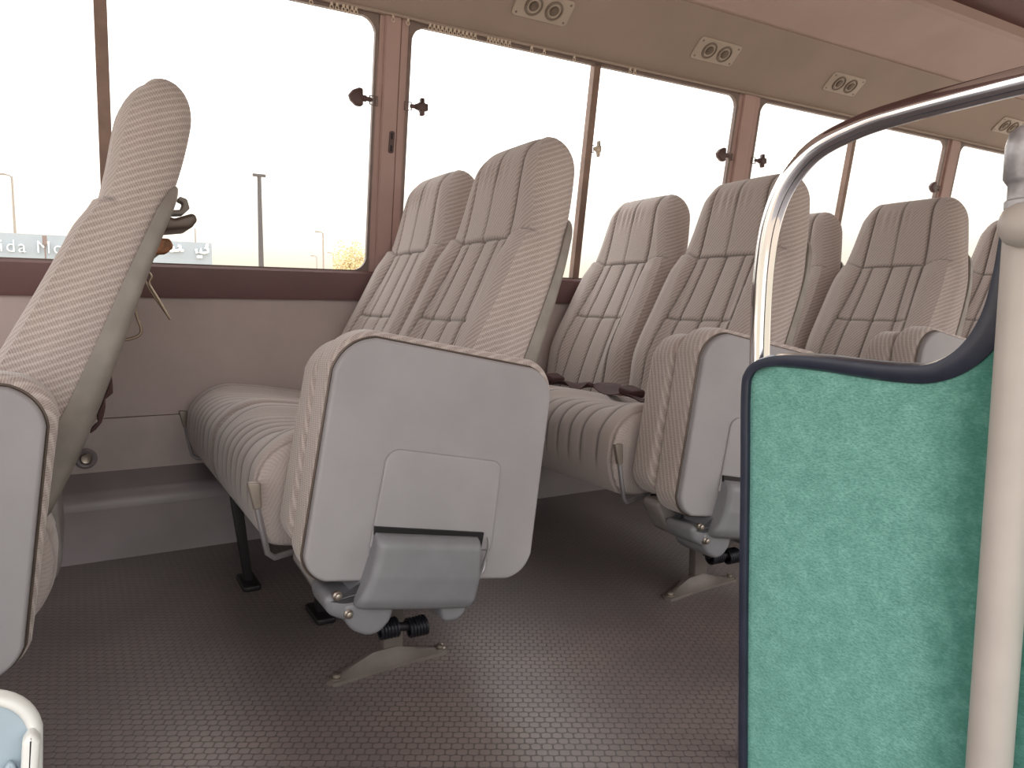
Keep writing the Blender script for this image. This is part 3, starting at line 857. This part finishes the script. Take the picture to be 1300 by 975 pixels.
l2 = make_latch('cross', 'latch', 'dark cross-shaped window catch on the right side of the main pillar', 'window catches'); l2.location = (.856, ly - .004, LATZ); l2.scale = (-1.25, 1, 1.05)
l3 = make_latch('dome', 'latch', 'brown window catch left of the second pillar, above the second twin seat', 'window catches'); l3.location = (2.196, ly - .004, LATZ); l3.scale = (1.6, 1, 1.1)
l4 = copy_tree(l2); l4.location = (2.304, ly - .004, LATZ); l4['label'] = 'brown window catch right of the second pillar, beside the rail bend'
l5 = copy_tree(l3); l5.location = (3.586, ly - .004, LATZ + .004); l5['label'] = 'window catch left of the last pillar, above the third backrest'
l6 = make_latch('cross', 'latchp', 'pale window catch right of the divider in the second window', 'window catches'); l6.location = (1.538, yw(1.18) - .0, 1.18); l6.scale = (-.55, 1, 1.1)

# slotted plate on the main pillar
s = MB(); s.slab(rounded([(.806, 1.085), (.822, 1.085), (.824, 1.146), (.808, 1.146)], .005, 4), -.004, .004, .002)
s.v = [(x, yw(z) - .014 + y, z) for x, y, z in s.v]
sp = thing('slot_plate', (.815, yw(1.085) - .014, 1.085), 'small dark slotted plate screwed on the main window pillar', 'slot plate')
s.build('plate', 'latch', sp, tuple(sp.location))
for zz in (1.096, 1.130):
    q = MB(); q.box((.811, 0, zz - .007), (.817, .004, zz + .010), .001); q.v = [(x, yw(z) - .020 + y, z) for x, y, z in q.v]; q.build('slot', 'black', sp, tuple(sp.location))
# round belt anchor on the lower wall
ra = thing('wall_ring', (.006, 2.165, .242), 'round dark ring fitting on the lower wall behind the side-on seat', 'ring fitting')
s = MB(); s.lathe([(.026, 0), (.026, .006), (.022, .009), (.017, .007), (.017, .002)], (0, 0, 0), (0, -1, 0), 28); s.build('outer_ring', 'duct', ra)
s = MB(); s.lathe([(.014, 0), (.014, .010), (.011, .013), (.006, .012), (.0, .012)], (0, 0, 0), (0, -1, 0), 24); s.build('bolt_head', 'bolt', ra)

# ================================================================== PARTITION, RAIL, POLE
PX = .77
outl = catmull([(.664, .0), (.675, .21), (.684, .422), (.689, .53), (.684, .560), (.665, .577), (.626, .587), (.569, .588), (.518, .586), (.471, .5855), (.437, .590), (.411, .608), (.394, .638), (.386, .676), (.380, .73), (.366, .775), (.33, .79), (.20, .79), (.02, .79)], 120)
pt = thing('partition_panel', (PX, .36, 0), 'green velvet partition panel with navy rubber edging and a swooping top', 'partition')
s = MB(); poly = []
for i, p in enumerate(outl):
    t = (outl[min(i + 1, len(outl) - 1)] - outl[max(0, i - 1)]).normalized(); poly.append((p.x - t.y * .008, max(0, p.y + t.x * .008)))
poly.append((.02, 0.0))
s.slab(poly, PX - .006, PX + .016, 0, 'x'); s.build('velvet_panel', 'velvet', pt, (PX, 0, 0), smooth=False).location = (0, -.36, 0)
s = MB(); 
vs = []; fs = []; P = [Vector((p.x, p.y)) for p in outl]
sec = [(-.002, -.015), (.004, -.017), (.010, -.015), (.0125, -.008), (.013, 0), (.0125, .012), (.010, .021), (.0, .023), (-.012, .020), (-.016, .0165), (-.016, -.010), (-.010, -.0135)]
for i, p in enumerate(P):
    t = (P[min(i + 1, len(P) - 1)] - P[max(0, i - 1)]).normalized(); n = Vector((t.y, -t.x))
    if i == 0: sgn = 1 if n.x > 0 else -1
    n *= sgn
    f_ = i / len(P); wd = lerp(f_, [(0, .0125), (.27, .0125), (.34, .019), (.55, .023), (.64, .029), (.72, .028), (1, .024)])
    for o_, xx in sec:
        q = p + n * ((o_ - .013) if o_ > 0 else (-.013 + (o_ / .017) * (wd - .013) if o_ < -.004 else o_ - .013)); vs.append((PX + xx + .001, q.x, max(0.001, q.y)))
K = len(sec)
for i in range(len(P) - 1):
    for k in range(K): fs.append((i * K + k, i * K + (k + 1) % K, (i + 1) * K + (k + 1) % K, (i + 1) * K + k))
fs.append(tuple(range(K))); fs.append(tuple(range(len(vs) - K, len(vs))))
s.add(vs, fs); s.build('rubber_edging', 'navy', pt, (PX, .36, 0))
# chrome rail
RX = .800
rp = [(.690, .0), (.692, .3), (.694, .50), (.6955, .56), (.697, .633), (.695, .700), (.686, .757), (.664, .803), (.624, .838), (.565, .855), (.508, .8605), (.449, .8625), (.38, .864), (.22, .866), (.04, .868)]
path = [Vector((RX, p.x, p.y)) for p in catmull(rp, 90)]
s = MB(); s.tube(path, .0133, 20); tag(s.build('grab_rail', 'chrome'), 'bent chrome grab rail rising from the green panel corner and arching to the right', 'grab rail')
# cream pole with silver cap and clamp
pl = thing('support_pole', (.745, .34, 0), 'cream painted vertical pole with silver cap in front of the green panel at the right', 'pole')
bot = Vector((.738, .341, 0.0)); top = Vector((.738, .3485, .742)); ax = (top - bot)
bot = Vector((.735, .3395, 0)); top = Vector((.735, .3455, .735))
s = MB(); s.tube([bot + (top - bot) * k / 8 for k in range(9)], .0190, 28); s.build('tube', 'pole', pl, tuple(pl.location))
s = MB(); s.lathe([(.0195, 0), (.0195, .006), (.0175, .008), (.0175, .020), (.019, .022), (.0215, .026), (.0215, .055), (.019, .066), (.013, .071), (0, .073)], top - Vector((0, 0, .002)), (0, .012, 1), 28); s.build('cap', 'silver', pl, tuple(pl.location))
s = MB(); cc = Vector((.722, .335, .716)); s.lathe([(.0, -.001), (.010, .001), (.0165, .006), (.0195, .014), (.0195, .026), (.0175, .036), (.0175, .20)], cc + Vector((-.006, .022, 0)), (-.1, -1, .02), 24); s.build('clamp_arm', 'pole', pl, tuple(pl.location))

# pale moulded cover at the lower left corner
bl = thing('plastic_cover', (-.12, .62, 0), 'pale blue-grey moulded plastic cover with thick white rim at the lower left corner', 'plastic cover')
pts = rounded([(-.30, 0.0), (-.30, .368), (-.031, .368), (-.049, 0.0)], [.0, .04, .034, 0], 8)
s = MB(); s.slab(inset(pts if area(pts) > 0 else pts[::-1], .005), .613, .620, .002); s.build('panel', 'palegrey', bl, (-.12, .62, 0))
s = MB(); pth = [(x, .616, z) for x, z in inset(pts if area(pts) > 0 else pts[::-1], .006)]
s.tube(pth, .0050, 16, closed=True, ry=.008); s.build('rim', 'rim', bl, (-.12, .62, 0))
s = MB(); s.slab(rounded([(-.053, .25), (-.046, .330), (-.040, .338), (-.035, .328), (-.043, .25)], .004, 4), .596, .612, .004); s.build('clip', 'rim', bl, (-.12, .62, 0))
s = MB(); s.slab(rounded([(-.068, .25), (-.060, .305), (-.054, .318), (-.050, .305), (-.056, .25)], .004, 4), .604, .612, .003); s.build('tab', 'palegrey', bl, (-.12, .62, 0))

# lap belts on the third row
rx = 2 * PITCH
belt('lap_belt', [(rx - .165, 2.10, .395), (rx - .185, 1.98, .398), (rx - .205, 1.86, .405), (rx - .22, 1.78, .408), (rx - .235, 1.70, .415)], .024, 'dark brown lap belt lying flat on the window half of the third seat cushion', 1)
belt('lap_belt', [(rx - .215, 1.70, .420), (rx - .225, 1.62, .412), (rx - .23, 1.54, .402), (rx - .235, 1.46, .398), (rx - .215, 1.36, .398), (rx - .19, 1.28, .41)], .026, 'dark brown folded lap belt on the aisle half of the third seat cushion', 2)

# ================================================================== OUTSIDE
g = MB(); g.box((-200, 2.4, -.85), (300, 300, -.8)); o = g.build('ground_outside', 'ground', smooth=False); o['kind'] = 'structure'
BY = 45
bd = thing('showroom_building', (2, BY, -.8), 'long grey-blue showroom building with white sign letters beyond the left window', 'building')
s = MB(); s.box((-14, BY, 2.85), (6.75, BY + 8, 4.05), 0); s.build('fascia', 'fascia', bd, (2, BY, -.8), smooth=False)
s = MB(); s.box((-14, BY + .6, -.8), (6.2, BY + 8, 2.85), 0); s.build('wall', 'bwall', bd, (2, BY, -.8), smooth=False)
tc = bpy.data.curves.new('sign_letters', 'FONT'); tc.body = 'ida Motors'; tc.size = 1.0; tc.extrude = .04; tc.space_character = 1.2; tc.offset = -.014
tmp = bpy.data.objects.new('sign_letters_text', tc); C.objects.link(tmp); bpy.context.view_layer.update()
sme = bpy.data.meshes.new_from_object(tmp.evaluated_get(bpy.context.evaluated_depsgraph_get())); bpy.data.objects.remove(tmp)
sme.materials.clear(); sme.materials.append(M['letter'])
to = bpy.data.objects.new('sign_letters', sme); C.objects.link(to); to.parent = bd
to.rotation_euler = (PI / 2, 0, 0); to.location = (-3.16 - 2, -.08, 3.12 + .8); to.scale = (.84, .90, 1)
s = MB()
def stroke(pts, r=.07): s.tube([(px(x, y, BY - .1).x, BY - .1, px(x, y, BY - .1).z) for x, y in pts], r, 6)
circ = lambda x, y, a, b: [(x + a * math.cos(q), y + b * math.sin(q)) for q in [2 * PI * k / 10 for k in range(11)]]
stroke(circ(218, 316, 2.6, 3)); stroke([(221, 318), (224, 318)]); stroke([(226, 312), (229, 313), (229, 316), (226, 318), (224, 318)]); stroke([(229, 318), (233, 318)])
stroke([(249, 316), (250, 321), (254, 321), (255, 316), (256, 321), (260, 321), (264, 320), (264, 316), (260, 314)]); stroke(circ(252, 326, .6, .6)); stroke(circ(255, 326, .6, .6)); stroke(circ(263, 311.5, .6, .6))
s.build('sign_script', 'letter', bd, (2, BY, -.8))
s = MB(); p = px(248, 300, BY + 2); s.tube([(p.x, BY + 2, 3.9), (p.x, BY + 2, 5.0)], .04, 6); s.build('roof_aerial', 'post', bd, (2, BY, -.8))
p = px(57, 310, BY - .5); s = MB(); s.tube([(p.x, BY - .5, -.8), (p.x, BY - .5, 3.9)], .035, 6); s.box((p.x - .1, BY - .7, 3.5), (p.x + .1, BY - .5, 3.95)); s.build('facade_mast', 'gasket', bd, (2, BY, -.8))
def lamp(x, ytop, Y, r, head, mat, label):
    a = px(x, ytop, Y); t = thing('street_lamp', (a.x, Y, -.8), label, 'street lamp', 'street lamps outside')
    s = MB(); s.tube([(0, 0, 0), (0, 0, (a.z + .8) * .5), (0, 0, a.z + .8)], [r * 1.2, r, r * .8], 8); s.build('pole', mat, t)
    s = MB(); h = a.z + .8
    if head == 'T':
        s.box((-.32, -.1, h - .05), (.32, .1, h + .08), .02)
    else:
        d = -1
        s.tube([(0, 0, h - .1), (d * .12, 0, h + .06), (d * .45, 0, h + .10)], r * .6, 6); s.box((d * .75 - .0, -.12, h + .04), (d * .35, .12, h + .16), .02)
    s.build('lamp_head', mat, t)
lamp(329, 223, 40, .13, 'T', 'postd', 'tall dark street lamp with a flat double head beyond the left window')
lamp(15, 224, 57, .08, 'arm', 'post', 'thin street lamp rising behind the showroom at the far left')
lamp(410, 296, 70, .085, 'arm', 'post', 'pale street lamp with an arm left of the pale tree')
lamp(423, 322, 95, .08, 'arm', 'post', 'tiny far street lamp right beside the pale tree')
lamp(402, 326, 95, .08, 'arm', 'post', 'tiny far street lamp left of the arm lamp')
tr = thing('leafy_tree', (20.5, 62, -.8), 'pale yellow-green bushy tree beyond the window beside the main pillar', 'tree')
s = MB(); s.tube([(0, 0, 0), (.1, 0, 1.5), (0, 0, 3.2)], [.2, .16, .1], 8); s.build('trunk', 'bark', tr)
s = MB()
for k in range(2600):
    a = random.uniform(0, 2 * PI); el = random.uniform(-1, 1); rr = random.random() ** .45
    wv = 1 + .25 * math.sin(3 * a + 2) * math.cos(4 * el)
    c = Vector((1.95 * rr * wv * math.cos(a) * math.sqrt(1 - el * el), 1.5 * rr * math.sin(a) * math.sqrt(1 - el * el), 4.7 + 2.05 * rr * wv * el))
    d = Vector((random.gauss(0, 1), random.gauss(0, 1), random.gauss(0, 1))).normalized(); e = d.orthogonal().normalized(); f2 = d.cross(e)
    q = random.uniform(.07, .14)
    s.add([c - e * q, c + f2 * q * .6, c + e * q, c - f2 * q * .6], [(0, 1, 2, 3)])
s.build('crown', 'leaf', tr, smooth=False)

# ================================================================== LIGHT
w = bpy.data.worlds.new('sky'); bpy.context.scene.world = w; w.use_nodes = True; nt = w.node_tree; nt.nodes.clear()
tcn = nt.nodes.new('ShaderNodeTexCoord'); sp_ = nt.nodes.new('ShaderNodeSeparateXYZ'); nt.links.new(tcn.outputs['Generated'], sp_.inputs[0])
cr = nt.nodes.new('ShaderNodeValToRGB'); mr = nt.nodes.new('ShaderNodeMapRange'); mr.inputs[1].default_value = -.1; mr.inputs[2].default_value = .5
nt.links.new(sp_.outputs[2], mr.inputs[0]); nt.links.new(mr.outputs[0], cr.inputs[0])
els = cr.color_ramp.elements
els[0].position = 0.0; els[0].color = (.30, .25, .20, 1)
els[1].position = 1.0; els[1].color = (1, 1, 1, 1)
for p_, c_ in ((.17, (.265, .235, .18, 1)), (.25, (.295, .27, .225, 1)), (.36, (.42, .405, .38, 1)), (.55, (.6, .59, .58, 1))):
    e = els.new(p_); e.color = c_
bg = nt.nodes.new('ShaderNodeBackground'); bg.inputs[1].default_value = 4.0; ow = nt.nodes.new('ShaderNodeOutputWorld')
nt.links.new(cr.outputs[0], bg.inputs[0]); nt.links.new(bg.outputs[0], ow.inputs[0])
sd = bpy.data.lights.new('sun', 'SUN'); sd.energy = .7; sd.angle = math.radians(12); sd.color = (1, .78, .58)
so = bpy.data.objects.new('sun', sd); C.objects.link(so); so.rotation_euler = Vector((-.62, -.66, -.30)).to_track_quat('-Z', 'Y').to_euler()
ad = bpy.data.lights.new('doorway_light', 'AREA'); ad.energy = 5; ad.shape = 'RECTANGLE'; ad.size = 1.8; ad.size_y = 1.2; ad.color = (.93, .97, 1.0)
ao = bpy.data.objects.new('doorway_light', ad); C.objects.link(ao); ao.location = (-.3, -1.1, 1.1); ao.rotation_euler = Vector((.25, 1, -.25)).to_track_quat('-Z', 'Y').to_euler()

sc = bpy.context.scene
sc.view_settings.view_transform = 'Standard'; sc.view_settings.look = 'None'; sc.view_settings.exposure = 0; sc.view_settings.gamma = 1
sc.cycles.max_bounces = 10; sc.cycles.diffuse_bounces = 6; sc.cycles.transparent_max_bounces = 12; sc.cycles.use_denoising = True
